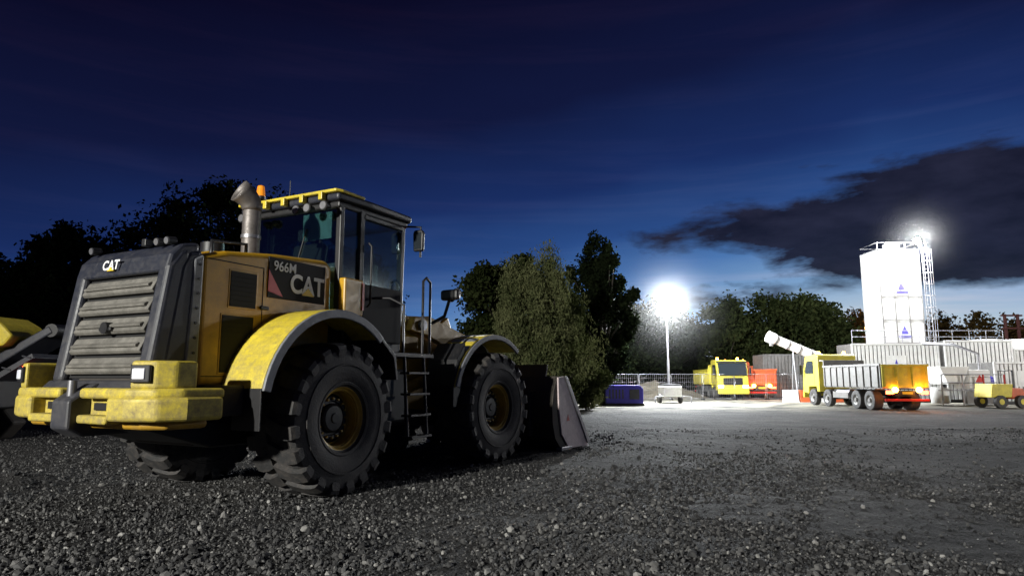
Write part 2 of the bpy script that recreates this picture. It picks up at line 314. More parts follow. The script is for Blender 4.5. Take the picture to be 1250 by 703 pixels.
box('label_panel',(.79,-.64,2.23),(.812,.26,2.70),VNT,L,.006)
prism('label_red',[(-.64,2.30),(-.42,2.255),(-.64,2.55)],'x',.812,.816,RED,L,0)
text('model_number','966M',.16,(.815,-.40,2.60),(90,0,90),TXW,L,.002,.95,.002)
text('brand_letters','CAT',.31,(.815,-.04,2.42),(90,0,90),TXW,L,.002,.9,.008)
prism('brand_triangle',[(-.13,2.305),(.07,2.305),(-.03,2.40)],'x',.817,.8215,TXY,L,0)
def vent(y0,y1,z0,z1,nm):
    box(nm+'_frame',(.79,y0-.02,z0-.02),(.806,y1+.02,z1+.02),OCH,L,.006)
    box(nm+'_back',(.80,y0,z0),(.812,y1,z1),VNT,L,.0)
    k=int((z1-z0)/.05)
    for i in range(k): box(nm+'_bar',(.811,y0+.01,z0+.02+i*.05),(.816,y1-.01,z0+.028+i*.05),VNT,L,0)
vent(-1.14,-.80,2.08,2.46,'upper_vent'); vent(-1.22,-.82,1.38,1.98,'lower_vent')
box('door_handle',(.80,-.74,2.08),(.83,-.62,2.12),BLK,L)
pipe('hood_rail',[(.55,-1.2,2.66),(.55,-1.2,2.80),(.55,-.75,2.84),(.55,-.75,2.72)],.022,BLK,L)
cyl('precleaner',(-.35,-.5,2.75),(-.35,-.5,2.98),.14,BLK,L)
cyl('exhaust_pipe',(.3,-.48,2.7),(.3,-.48,3.32),.105,CHROM,L,seg=28)
cyl('exhaust_clamp',(.3,-.48,2.98),(.3,-.48,3.02),.115,STEEL,L,seg=28)
v=[];f=[];S=28;ST=7
for k in range(ST):
    t=k/(ST-1); ang=R(62*t); cx=.3-.10*(1-math.cos(ang))*1.2; cy=-.48-.30*(1-math.cos(ang)); cz=3.32+.26*math.sin(ang)
    d=Vector((-.32*math.sin(ang),-.95*math.sin(ang),math.cos(ang))).normalized(); u=Vector((.95,-.32,0)); w=d.cross(u).normalized(); r=.105+.035*t
    for i in range(S):
        a=2*math.pi*i/S; v.append(Vector((cx,cy,cz))+u*r*math.cos(a)+w*r*1.05*math.sin(a))
for k in range(ST-1):
    for i in range(S): f.append((k*S+i,k*S+(i+1)%S,(k+1)*S+(i+1)%S,(k+1)*S+i))
o=add('exhaust_outlet',v,f,CHROM,L,0,True); sm_=o.modifiers.new('s','SOLIDIFY'); sm_.thickness=.006
add('exhaust_inside',[p*1 for p in v[4*S:5*S]],[tuple(range(S))],VNT,L)
def arc(cy,cz,r,a0,a1,n=18): return [(cy+r*math.cos(R(a0+(a1-a0)*i/n)),cz+r*math.sin(R(a0+(a1-a0)*i/n))) for i in range(n+1)]
def fender(par,nm,cy,cz,r,a0,a1,x0,x1,mat,lip=.07,lipm=GREY,th=.04):
    prism(nm,arc(cy,cz,r,a0,a1)+arc(cy,cz,r-th,a1,a0),'x',x0,x1,mat,par,.012)
    xo=x1 if abs(x1)>abs(x0) else x0; s=1 if xo>0 else -1
    prism(nm+'_lip',arc(cy,cz,r-.004,a0,a1)+arc(cy,cz,r-lip,a1,a0),'x',xo,xo+.035*s,lipm,par,.01)
for sg in(1,-1):
    fender(L,'rear_fender',-.08,.98,1.13,169,48,sg*.80,sg*1.40,YEL,.10)
    prism('rear_fender_front',[(.66,1.83),(.95,1.62),(1.0,1.30),(.96,1.30),(.90,1.58),(.64,1.79)],'x',sg*.85,sg*1.42,BLK,L,.01)
    prism('fender_inner',[(-1.1,1.2)]+arc(-.08,.98,1.12,168,40,12)+[(.7,1.2)],'x',sg*.78,sg*.796,BLK,L,0)
    box('mudflap',(sg*1.2-.2,-1.19,.80),(sg*1.2+.2,-1.175,1.22),BLK,L,.004)
# cab
prism('cab_base',[(.46,1.45),(.46,2.05),(1.84,2.05),(1.84,1.6),(1.7,1.45)],'x',-.79,.79,BLK,CB,.03)
prism('roof_liner',[(-.80,.42),(.80,.42),(.82,1.9),(.7,1.98),(-.7,1.98),(-.82,1.9)],'z',3.42,3.50,BLK,CB,.02)
prism('roof',[(-.84,.36),(.84,.36),(.88,1.0),(.86,1.95),(.70,2.06),(-.70,2.06),(-.86,1.95),(-.88,1.0)],'z',3.50,3.60,NAVY,CB,.035,3)
prism('roof_rear_trim',[(-.83,.30),(.83,.30),(.87,.40),(.87,.85),(.60,.85),(.45,.50),(-.45,.50),(-.60,.85),(-.87,.85),(-.87,.40)],'z',3.59,3.63,YEL,CB,.015)
prism('roof_top',[(-.6,.6),(.6,.6),(.6,1.8),(-.6,1.8)],'z',3.6,3.66,NAVY,CB,.03)
for i in range(5):
    x=-.62+i*.31; box('roof_bracket',(x-.03,.26,3.50),(x+.03,.34,3.60),YEL,CB,.008)
def worklight(par,x,y,z,dy=-1,r=.06,nm='worklight',lens=STEEL):
    cyl(nm,(x,y,z),(x,y+dy*-.09,z+.01),r*.75,BLK,par,r1=r*.5); cyl(nm+'_body',(x,y+dy*.03,z),(x,y-dy*.01,z),r,BLK,par); cyl(nm+'_lens',(x,y+dy*.038,z),(x,y+dy*.02,z),r*.8,lens,par)
for x in(-.66,-.50,.28,.46,.72): worklight(CB,x,.24,3.40)
for x in(-.6,.6): worklight(CB,x,2.04,3.40,1)
pipe('beacon_post',[(-.55,.5,3.62),(-.55,.42,3.70)],.02,BLK,CB); cyl('beacon_base',(-.55,.42,3.69),(-.55,.42,3.73),.065,BLK,CB); cyl('beacon',(-.55,.42,3.73),(-.55,.42,3.88),.062,ORG,CB,r1=.045,bevel=.01)
pipe('antenna',[(-.2,.6,3.65),(-.2,.6,3.95)],.006,BLK,CB)
for sg in(1,-1):
    box('rear_post',(sg*.76-.04,.46,2.0),(sg*.76+.04,.54,3.45),BLK,CB,.015)
    box('mid_post',(sg*.79-.025,.84,2.0),(sg*.79+.025,.93,3.45),BLK,CB,.01)
    prism('front_post',[(1.78,2.0),(1.86,2.0),(1.90,3.45),(1.80,3.45)],'x',sg*.72,sg*.79,BLK,CB,.012)
    box('door_lower',(sg*.80-.02,.92,1.75),(sg*.80+.02,1.80,2.50),VNT,CB,.02)
    box('side_glass',(sg*.785-.004,.93,2.50),(sg*.785+.004,1.80,3.42),GLS,CB,0)
    box('corner_glass',(sg*.775-.004,.54,2.1),(sg*.775+.004,.85,3.42),GLS,CB,0)
    box('door_top_rail',(sg*.80-.02,.92,3.36),(sg*.80+.02,1.80,3.42),BLK,CB,.01)
    pipe('door_grab',[(sg*.83,1.0,2.2),(sg*.88,1.0,2.25),(sg*.88,1.0,3.0),(sg*.83,1.0,3.05)],.014,BLK,CB)
    pipe('mirror_arm',[(sg*.8,1.90,3.45),(sg*.98,2.0,3.44),(sg*.98,2.0,3.0)],.016,BLK,CB)
    prism('mirror',[(sg*.90,3.08),(sg*1.05,3.08),(sg*1.06,3.34),(sg*1.03,3.39),(sg*.91,3.39),(sg*.89,3.34)],'y',1.93,2.0,BLK,CB,.02)
    box('mirror_glass',(sg*.975-.06,1.922,3.11),(sg*.975+.06,1.932,3.35),DGL,CB,.005)
    box('platform',(min(sg*.8,sg*1.32),.95,1.60),(max(sg*.8,sg*1.32),1.95,1.66),BLK,L,.01)
    pipe('handrail',[(sg*1.15,1.9,1.66),(sg*1.15,1.9,2.72),(sg*1.15,1.98,2.78),(sg*1.15,2.08,2.72),(sg*1.15,2.08,1.66)],.02,BLK,L)
    pipe('handrail_low',[(sg*1.3,1.25,1.66),(sg*1.3,1.25,2.3),(sg*1.1,1.2,2.4),(sg*.88,1.1,2.4)],.018,BLK,L)
    for yy in(1.28,1.72):
        pipe('ladder_rail',[(sg*1.30,yy,1.62),(sg*1.38,yy,.55)],.022,BLK,L)
    for k in range(4):
        z=.55+k*.28; xx=sg*(1.38-(z-.55)*.075); box('ladder_step',(xx-.08,1.27,z-.015),(xx+.08,1.73,z+.015),BLK,L,.004)
    box('side_tank',(sg*.75-.28,.95,.72),(sg*.75+.28,1.7,1.45),BLK,L,.04)
box('rear_glass',(-.72,.475,2.1),(.72,.483,3.42),GLS,CB,0)
box('front_glass',(-.7,1.84,2.05),(.7,1.848,3.42),GLS,CB,0)
box('battery_box',(.80,.46,2.12),(.96,.82,2.60),OCH,L,.02); box('red_marker',(.965,.78,2.2),(.975,.82,2.56),RED,L,0)
box('access_panel',(.80,.46,1.60),(.95,.90,2.08),BLK,L,.02)
box('seat_base',(-.25,.85,2.0),(.25,1.25,2.35),SEAT,CB,.04); box('seat_cushion',(-.27,.8,2.35),(.27,1.3,2.48),SEAT,CB,.05)
box('seat_back',(-.26,.72,2.45),(.26,.86,3.08),SEAT,CB,.05,rot=(-8,0,0)); box('headrest',(-.14,.70,3.1),(.14,.80,3.28),SEAT,CB,.04)
box('console',(-.2,1.6,2.0),(.2,1.78,2.6),SEAT,CB,.03); lathe('steering_wheel',[(.17,-.012),(.185,0),(.17,.012),(.16,0),(.17,-.012)],(0,1.5,2.72),BLK,CB,28)
box('cab_monitor',(.45,1.45,2.6),(.62,1.5,2.85),BLK,CB,.02); box('document_box',(.35,.6,2.5),(.65,.75,2.75),GREY,CB,.02)
box('teal_reflection',(.15,.50,3.05),(.62,.51,3.40),M('reflection_teal',(.30,.50,.50),.6),CB,.004)  # teal window reflection put in as a flat panel behind the rear glass
pipe('wiper',[(.1,.465,2.75),(.25,.462,3.2)],.01,BLK,CB)
# ---- front frame
box('hinge_block',(-.25,-.25,.6),(.25,.5,1.5),DIRTM,FR,.03)
prism('front_chassis',[(.1,.65),(.1,1.5),(1.0,1.7),(2.2,1.3),(2.4,.75),(1.8,.55)],'x',-.42,.42,DIRTM,FR,.03)
for sg in(1,-1):
    prism('tower_plate',[(.35,.9),(.25,1.9),(.55,2.28),(.95,2.30),(1.5,1.8),(2.2,1.25),(2.35,.7)],'x',sg*.40,sg*.46,OCH,FR,.02)
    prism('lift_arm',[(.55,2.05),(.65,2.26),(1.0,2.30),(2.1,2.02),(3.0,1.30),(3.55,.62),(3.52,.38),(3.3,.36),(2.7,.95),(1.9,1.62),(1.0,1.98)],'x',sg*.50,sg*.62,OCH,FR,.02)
    cyl('lift_cylinder',(sg*.56,.5,1.15),(sg*.56,1.5,1.45),.085,OCH,FR); cyl('lift_rod',(sg*.56,1.5,1.45),(sg*.56,2.3,1.62),.045,STEEL,FR)
    cyl('arm_pin',(sg*.38,.8,2.14),(sg*.68,.8,2.14),.08,STEEL,FR)
    fender(FR,'front_fender',1.775,.92,1.10,165,52,sg*.80,sg*1.36,YEL,.08,GREY)
    for k,a in enumerate((70,84,98,112,126)):
        prism('fender_strip',arc(1.775,.92,1.106,a,a+6,3)+arc(1.775,.92,1.09,a+6,a,3),'x',sg*.85,sg*1.33,GREY if k%2 else WHITE,FR,0)
    prism('front_fender_skirt',[(.70,1.22),(.78,1.6),(1.0,1.86),(.9,1.2),(.78,.9),(.70,.9)],'x',sg*.80,sg*1.34,BLK,FR,.01)
    prism('fender_inner',[(.72,1.1)]+arc(1.775,.92,1.09,164,60,12)+[(2.3,1.2)],'x',sg*.74,sg*.796,BLK,FR,0)
    pipe('lamp_stalk',[(sg*.45,1.0,2.1),(sg*.8,1.15,2.3),(sg*.88,1.2,2.62)],.028,BLK,FR)
    worklight(FR,sg*.84,1.25,2.62,1,.085,'headlamp'); worklight(FR,sg*.98,1.22,2.66,1,.085,'headlamp'); box('headlamp_housing',(sg*.91-.17,1.10,2.55),(sg*.91+.17,1.22,2.72),BLK,FR,.04)
box('cross_tube_housing',(-.5,.5,1.75),(.5,.9,2.0),OCH,FR,.04)
cyl('arm_cross_tube',(-.55,2.5,1.45),(.55,2.5,1.45),.13,OCH,FR)
prism('tilt_lever',[(1.9,2.25),(2.15,2.40),(2.6,1.6),(3.0,.9),(2.8,.8),(2.35,1.4)],'x',-.09,.09,OCH,FR,.02)
cyl('tilt_cylinder',(0,.85,2.0),(0,1.6,2.22),.095,OCH,FR); cyl('tilt_rod',(0,1.6,2.22),(0,2.05,2.33),.05,STEEL,FR)
for x in(-.2,.15,.25,.32):
    pipe('hose',[(x,.1,1.5),(x*1.2,.0,1.9),(x,.3,2.1),(x,.8,1.95)],.018,BLK,FR)
for i in range(6):
    box('valve_block',(.10,.18+.09*i,1.98),(.40,.25+.09*i,2.08+.04*(i%2)),OCH,FR,.01)
# bucket
bp=[(4.62,.03),(3.85,.03),(3.60,.09),(3.42,.26),(3.33,.52),(3.32,.82),(3.38,1.10),(3.52,1.36)]
ip=[(3.56,1.33),(3.43,1.08),(3.37,.82),(3.38,.53),(3.47,.29),(3.63,.13),(3.86,.075),(4.62,.06)]
prism('bucket_shell',bp+ip,'x',-1.53,1.53,DIRTM,FR,0)
prism('bucket_spill_guard',[(3.50,1.33),(3.56,1.33),(3.62,1.56),(3.57,1.58)],'x',-1.3,1.3,DIRTM,FR,.01)
box('cutting_edge',(-1.56,4.45,.01),(1.56,4.76,.05),STEEL,FR,.008)
for sg in(1,-1):
    prism('bucket_side',bp[1:]+[(3.72,1.36),(3.95,1.05),(4.55,.25),(4.62,.03)],'x',sg*1.50,sg*1.545,DIRTM,FR,.006)
    prism('side_wear_plate',[(3.50,1.34),(3.76,1.36),(3.98,1.04),(4.62,.14),(4.68,.05),(3.90,.05),(3.62,.32),(3.52,.8)],'x',sg*1.545,sg*1.575,PALE,FR,.008)
    prism('side_cutter',[(3.72,1.36),(3.80,1.36),(4.05,1.05),(4.72,.12),(4.62,.1),(3.97,1.02)],'x',sg*1.50,sg*1.60,STEEL,FR,.006)
    prism('warning_mark',[(3.80,.55),(3.92,.55),(3.86,.67)],'x',sg*1.575,sg*1.578,RED,FR,0)
    box('heel_shoe',(sg*1.52-.06,3.6,.02),(sg*1.52+.06,4.0,.10),STEEL,FR,.02)
for x in(-1.1,-.55,0,.55,1.1):
    box('bucket_rib',(x-.03,3.22,.3),(x+.03,3.36,1.1),DIRTM,FR,.01)
# ------------------------------------------------------------------ machine on the far left
Cr=empty('mobile_crusher',(-11.9,14.2,G(-11.9,14.2)),0)
box('crusher_chassis',(-3,-.8,.7),(1.2,.8,1.3),BLK,Cr,.04)
for s in(-1,1):
    prism('crawler_track',[(-2.4,.0),(-2.7,.35),(-2.4,.7),(.6,.7),(.9,.35),(.6,.0)],'y',s*.75-.22,s*.75+.22,DIRTM,Cr,.05)
prism('hopper',[(-2.6,1.9),(-1.9,1.3),(-.6,1.3),(.4,1.9),(.45,2.1),(-2.7,2.1)],'y',-.9,.9,NAVY,Cr,.03)
prism('engine_housing',[(-.6,1.9),(-.6,2.62),(1.05,2.62),(1.35,2.45),(1.6,2.2),(1.45,2.0),(.95,1.9)],'y',-.7,.5,YEL,Cr,.05)
for i in range(6): box('housing_louvre',(-.4+i*.22,-.71,2.1),(-.28+i*.22,-.69,2.5),BLK,Cr,0)
prism('discharge_conveyor',[(-.6,.8),(2.15,2.42),(2.25,2.28),(-.4,.62)],'y',-.45,.45,NAVY,Cr,.03)
prism('conveyor_frame',[(-.2,.55),(1.9,1.85),(1.95,1.75),(-.1,.45)],'y',-.5,.5,NAVY,Cr,.01)
cyl('conveyor_drum',(2.2,-.42,2.33),(2.2,.42,2.33),.14,BLK,Cr)
for i in range(5): 
    pipe('conveyor_strut',[(.1+i*.4,-.48,.85+i*.235),(.3+i*.4,-.5,.75+i*.25)],.02,NAVY,Cr)
box('red_glint',(1.75,-.52,1.52),(1.81,-.50,1.58),EMR,Cr,0)  # red glint put in as a small glowing block
# ------------------------------------------------------------------ vehicles in background
def wheelsmall(par,nm,x,y,r,w,s):
    lathe(nm+'_tyre',[(.28,0),(r*.7,.0),(r*.95,.02),(r,.05),(r,w-.05),(r*.95,w),(.28,w)],(x,y,r),RUB,par,28,s)
    lathe(nm+'_rim',[(.29,-.002),(.24,.03),(.2,.08),(.12,.08),(.10,-.02),(.001,-.02)],(x,y,r),TIPG,par,20,s)
def truck(name,loc,rz,cabm,bodm,gate,lit='tail'):
    T=empty(name,loc,rz)
    box('chassis',(-.45,.1,.75),(.45,8.4,1.02),BLK,T)
    for y in(1.35,2.7,5.9,7.7):
        for s in(1,-1): wheelsmall(T,'wheel',s*1.24,y,.51,.5 if y<4 else .32,-s)
        cyl('axle',(-1,y,.51),(1,y,.51),.08,BLK,T)
    for s in(1,-1):
        box('mudguard',(s*1.0-.24,.7,1.07),(s*1.0+.24,3.4,1.11),BLK,T); box('side_guard',(s*1.2-.02,3.5,.55),(s*1.2+.02,5.2,.9),TIPG,T)
        cyl('fuel_tank',(s*.85,3.6,.8),(s*.85,5.0,.8),.28,STEEL,T)
        box('body_side',(s*1.22-.03,.15,1.2),(s*1.22+.03,6.1,2.35),bodm,T); box('body_rail',(s*1.25-.05,.1,2.30),(s*1.25+.05,6.15,2.42),bodm,T)
        for k in range(9): box('body_rib',(s*1.28-.03,.3+k*.7,1.2),(s*1.28+.03,.40+k*.7,2.34),bodm,T)
    box('body_floor',(-1.22,.12,1.15),(1.22,6.1,1.24),bodm,T); box('headboard',(-1.24,6.05,1.2),(1.24,6.15,2.75),bodm,T); box('body_canopy',(-1.2,6.1,2.7),(1.2,6.7,2.76),bodm,T)
    box('tailgate',(-1.2,.06,1.2),(1.2,.13,2.33),gate,T); 
    for x in(-1.1,-.4,.4,1.1): box('tailgate_rib',(x-.05,.0,1.22),(x+.05,.07,2.3),gate,T)
    box('tailgate_rail',(-1.24,.0,2.26),(1.24,.08,2.38),gate,T)
    v=[(y/1000,z/1000) for y,z in[(6850,850),(6850,3050),(7100,3150),(8500,3100),(8900,2300),(9000,1500),(9000,800),(8300,700),(8250,1150),(7200,1150),(7150,850)]]
    prism('cab',v,'x',-1.2,1.2,cabm,T,.06,3)
    box('windscreen_pane',(-1.08,8.70,1.85),(1.08,8.99,2.85),DGL,T,.02,rot=(16,0,0))
    for s in(1,-1):
        prism('side_window',[(7.5,1.95),(7.5,2.75),(8.35,2.75),(8.65,2.15),(8.6,1.95)],'x',s*1.195,s*1.215,DGL,T,0)
        box('mirror',(s*1.42-.08,8.75,1.9),(s*1.42+.08,8.85,2.5),BLK,T,.02); pipe('mirror_arm',[(s*1.2,8.6,2.6),(s*1.42,8.8,2.6),(s*1.42,8.8,2.4)],.02,BLK,T)
        box('headlamp',(s*.95-.18,8.99,.95),(s*.95+.18,9.03,1.12),EMH if lit=='head' else LENS,T)
        box('door_seam',(s*1.2-.006,7.42,1.2),(s*1.2+.006,7.44,2.9),BLK,T,0)
        box('tail_lamp',(s*.90-.20,-.03,.86),(s*.90+.20,.02,1.02),EMR if lit=='tail' else RED,T)
        cyl('amber_lamp',(s*.62,.02,1.08),(s*.62,-.05,1.08),.14,EMO if lit=='tail' else ORG,T)
    box('bumper',(-1.2,8.95,.45),(1.2,9.1,.9),cabm,T,.04); box('radiator_grille',(-.75,8.98,1.15),(.75,9.02,1.7),BLK,T)
    box('rear_bar',(-1.15,.0,.5),(1.15,.06,.62),RED,T); box('number_plate',(-.26,-.035,.86),(.26,-.025,.98),TXY,T,0)
    for s in(-1,1):
        cyl('beacon',(s*.8,7.5,3.13),(s*.8,7.5,3.33),.10,EMO,T,r1=.07)
    box('sun_visor',(-1.15,8.55,2.9),(1.15,8.75,3.0),BLK,T)
    prism('load',[(-1.15,2.0),(-.6,2.3),(.0,2.42),(.6,2.28),(1.15,2.0)],'y',.3,5.9,DIRTM,T,.03)
    return T
truck('tipper_truck',(20.25,34.0,-.35),1,HVY,TIPG,HVY)
truck('tipper_truck',(18.0,61,-.35),176,HVY,HVY,HVY,'head')
truck('tipper_truck',(19.8,52.5,-.35),-3,ORGP,ORGP,ORGP)
def light_tower(name,loc,rz,H,lit=True):
    T=empty(name,loc,rz)
    box('trailer_body',(-.6,-.9,.45),(.6,.9,1.15),WHITE,T,.05); box('canopy',(-.55,-.8,1.15),(.55,.8,1.3),BLK,T,.04)
    for s in(1,-1): wheelsmall(T,'wheel',s*.8,0,.32,.2,-s)
    pipe('drawbar',[(0,.9,.5),(0,1.9,.45)],.04,BLK,T)
    for s in(1,-1):
        pipe('outrigger',[(s*.5,-.6,.5),(s*1.2,-.9,.45),(s*1.2,-.9,.02)],.035,STEEL,T)
    cyl('mast_lower',(0,.2,1.1),(0,.2,H*.45),.085,STEEL,T); cyl('mast_mid',(0,.2,H*.45),(0,.2,H*.75),.06,STEEL,T); cyl('mast_upper',(0,.2,H*.75),(0,.2,H-.1),.045,STEEL,T)
    box('lamp_bar',(-.45,.15,H-.12),(.45,.25,H-.04),STEEL,T)
    for i,x in enumerate((-.44,.0,.44)):
        for k in(0,1):
            z=H+.16-k*.44
            cyl('floodlight_housing',(x,.2,z),(x,.04,z),.13,BLK,T,r1=.21)
            cyl('floodlight_face',(x,.05,z),(x,.02,z),.20,EMW,T)
    return T
LT=light_tower('lighting_tower',(10.7,45,-.35),0,6.55)
light_tower('lighting_tower',(-17.3,-15.6,0),180-32,9.0)
light_tower('lighting_tower',(47,27.4,-.35),-55,8.5)
g=empty('generator_set',(6.85,41,-.35))
prism('canopy',[(-1.15,.15),(-1.15,1.05),(-.95,1.25),(.95,1.25),(1.15,1.05),(1.15,.15)],'y',-.6,.6,BLUE,g,.04)
box('skid',(-1.2,-.62,0),(1.2,.62,.15),BLK,g); box('control_door',(.3,-.62,.4),(.9,-.6,1.0),NAVY,g); cyl('silencer',(-.7,0,1.25),(-.7,0,1.55),.06,STEEL,g)
for i in range(5): box('louvre',(-.95+i*.2,-.61,.45),(-.85+i*.2,-.602,1.0),NAVY,g,0)
cv=empty('loading_conveyor',(19.6,48,-.35))
cyl('conveyor_tube',(-.6,0,4.6),(3.4,.0,2.9),.33,WHITE,cv); cyl('conveyor_head',(-.9,0,4.72),(-.4,0,4.5),.42,WHITE,cv); cyl('discharge_spout',(-.65,0,4.5),(-.65,0,4.0),.2,TIPG,cv,r1=.14)
for i in range(5): 
    t=i/5+.08; x=-.6+4*t; z=4.6-1.7*t; cyl('tube_flange',(x,0,z),(x+.08,0,z-.034),.37,TIPG,cv)
for x in(.9,2.6): 
    for s in(-.5,.5): pipe('leg',[(x,s,0),(x,0,4.0-(x*.43))],.06,STEEL,cv)
def container(name,loc,rz,Lx,H=2.6,D=2.4,mat=WHITE,logo=True):
    T=empty(name,loc,rz)
    box('shell',(0,0,0.12),(Lx,D,H),TIPG if mat is WHITE else mat,T,.02)
    k=int(Lx/.28)
    for i in range(k): box('corrugation',(.10+i*.28,-.06,.2),(.30+i*.28,.0,H-.12),mat,T,.012)
    for x in(0,Lx): box('corner_post',(x-.06,-.08,0),(x+.06,.02,H+.02),mat,T,.01)
    box('top_rail',(0,-.08,H-.1),(Lx,.0,H+.03),mat,T,.01); box('bottom_rail',(0,-.07,0),(Lx,.0,.16),BLK,T,.01)
    if logo:
        box('logo_board',(Lx*.5-.7,-.085,H*.42),(Lx*.5+.7,-.065,H*.8),WHITE,T,0)
        prism('logo_mark',[(Lx*.5-.3,H*.5),(Lx*.5+.3,H*.5),(Lx*.5,H*.74)],'y',-.092,-.086,BLUE,T,0)
    return T
container('storage_container',(24.3,47,-.35),-2,6.0,4.1)
container('storage_container',(30.6,46.5,-.35),-2,4.6,4.3,logo=False)
container('storage_container',(31.4,43.0,-.35),0,4.2,2.7)
container('storage_container',(35.4,46.4,-.35),-3,6.0,3.7)
container('storage_container',(20.6,54,-.35),0,5,3.6,mat=TIPG,logo=False)
bu=empty('batching_unit',(26.6,42.0,-.35))
prism('feed_hopper',[(0,2.4),(.5,1.3),(1.4,1.3),(1.9,2.4)],'y',-.9,.9,WHITE,bu,.03); box('mixer_drum_housing',(1.9,-.7,1.0),(3.3,.8,2.2),WHITE,bu,.08)
cyl('mixer_motor',(3.3,0,1.5),(3.8,0,1.5),.3,BLUE,bu); box('walkway',(-.2,-1.1,.9),(4,-.9,.96),STEEL,bu)
for x in(.0,1.3,2.6,3.9): pipe('frame_leg',[(x,-1,0),(x,-1,1.9)],.05,RED if x>2 else STEEL,bu)
for z in(1.4,1.9): pipe('guard_rail',[(0,-1,z),(3.9,-1,z)],.03,STEEL,bu)
cyl('water_tank',(.6,.2,.1),(.6,.2,1.1),.5,WHITE,bu); box('control_cabinet',(1.5,-1.0,.1),(2.2,-.6,.85),TIPG,bu); prism('logo_mark',[(2.3,1.4),(2.9,1.4),(2.6,1.9)],'y',-.71,-.704,RED,bu,0)
pipe('feed_pipe',[(3.0,-.2,2.2),(3.0,-.2,3.2),(2.0,.5,3.8),(1.2,2.5,4.0)],.09,STEEL,bu)
box('engine_skid',(2.4,-.9,.1),(3.9,.6,.85),TIPG,bu,.04)
hr=empty('safety_railing',(24.3,46.9,3.8))
for i in range(10): pipe('stanchion',[(i*1.2,0,0),(i*1.2,0,.9)],.025,STEEL,hr)
for z in(.45,.9): pipe('rail',[(0,0,z),(10.8,0,z)],.025,STEEL,hr)
tw=empty('silo_tower',(30.1,50,-.35),0)
H=11.6
box('cladding',(-1.75,0,2.5),(1.45,2.6,H),WHITE,tw,.03)
for i in range(5):
    z=2.5+i*1.8; box('panel_joint',(-1.77,-.045,z),(1.47,.0,z+.06),TIPG,tw,0)
for x in(-1.70,-.68,.36,1.40): box('panel_post',(x-.035,-.06,2.5),(x+.035,.0,H),TIPG,tw,0)
for x in(-1.5,1.2):
    for y in(.3,2.3): box('leg',(x-.12,y-.12,0),(x+.12,y+.12,2.5),STEEL,tw)
for z in(5.0,8.4):
    prism('logo_mark',[(-.45,z),(.15,z),(-.15,z+.65)],'y',-.075,-.062,BLUE,tw,0); box('logo_text',(-.6,-.075,z-.30),(.3,-.062,z-.1),BLUE,tw,0)
for s in(1.62,2.0): pipe('ladder_rail',[(s,-.1,.3),(s,-.1,H+.4)],.035,STEEL,tw)
for i in range(34): pipe('rung',[(1.62,-.1,.5+i*.34),(2.0,-.1,.5+i*.34)],.018,STEEL,tw)
for i in range(11): pipe('cage_hoop',[(1.55,-.1,2.5+i*.9),(1.5,-.5,2.5+i*.9),(1.8,-.7,2.5+i*.9),(2.1,-.5,2.5+i*.9),(2.05,-.1,2.5+i*.9)],.02,STEEL,tw)
for x in(1.5,1.8,2.1): pipe('cage_bar',[(x,-.5-(.2 if x==1.8 else 0),2.5),(x,-.5-(.2 if x==1.8 else 0),11.5)],.016,STEEL,tw)
pipe('roof_rail',[(-1.75,0,H+.5),(1.5,0,H+.5),(1.5,2.6,H+.5),(-1.75,2.6,H+.5)],.025,STEEL,tw,True)
for x in(-1.75,-.65,.4,1.5): pipe('roof_post',[(x,0,H),(x,0,H+.5)],.025,STEEL,tw)
cyl('filter_unit',(.1,1.3,H),(.1,1.3,H+.6),.6,WHITE,tw)
for x,z in((-1.3,H+.15),(1.0,H+.55)):
    pipe('lamp_arm',[(x,0,z-.1),(x,-.5,z)],.03,STEEL,tw)
    cyl('floodlight_housing',(x,-.45,z),(x,-.65,z-.05),.14,BLK,tw,r1=.26); cyl('floodlight_face',(x,-.65,z-.05),(x,-.67,z-.055),.25,EMW,tw)
k=empty('compact_dumper',(27.9,38.0,-.35),8)
prism('skip',[(-1.1,.6),(-.95,1.35),(.35,1.35),(.2,.6)],'y',-.6,.6,HVY,k,.03)
prism('engine_cover',[(.3,.5),(.3,1.15),(1.1,1.1),(1.2,.5)],'y',-.5,.5,ORGP,k,.05)
for x in(-.6,.75):
    for s in(-.75,.55): 
        cyl('wheel',(x,s,.36),(x,s+.22,.36),.36,RUB,k); cyl('wheel_hub',(x,s-.01,.36),(x,s+.02,.36),.16,HVY,k)
pipe('roll_bar',[(.5,-.45,1.1),(.5,-.45,2.1),(.5,.45,2.1),(.5,.45,1.1)],.04,BLK,k); box('seat',(.25,-.2,1.12),(.6,.2,1.3),BLK,k)
pl=empty('mixing_plant',(37.5,52,-.35))
for i,x in enumerate((0,2.6)):
    cyl('hopper_silo',(x,0,2.2),(x,0,4.7),1.1,WHITE,pl,seg=28); cyl('hopper_cone',(x,0,2.2),(x,0,1.0),1.1,WHITE,pl,r1=.25,seg=28)
    for a in range(4): pipe('leg',[(x+.9*math.cos(a*1.57+.78),.9*math.sin(a*1.57+.78),0),(x+.9*math.cos(a*1.57+.78),.9*math.sin(a*1.57+.78),2.4)],.07,RED,pl)
gn=empty('steel_gantry',(46.0,61,-.35))
GNT=M('gantry_steel',(.10,.035,.03),.6)
for x in(0,1.2): box('column',(x-.1,-.1,0),(x+.1,.1,7.6),GNT,gn)
for z in(4.5,6.2,7.4): box('cross_beam',(-.3,-.12,z),(1.6,.12,z+.15),GNT,gn)
bb=empty('site_barrier',(19.2,47,-.35))
for i in range(6):
    prism('barrier_block',[(-.25,0),(-.12,.3),(-.1,.85),(.1,.85),(.12,.3),(.25,0)],'x',i*1.15,i*1.15+1.05,ORGP if i%2 else WHITE,bb,.02)
fe=empty('mesh_fence',(5.0,52,-.35))
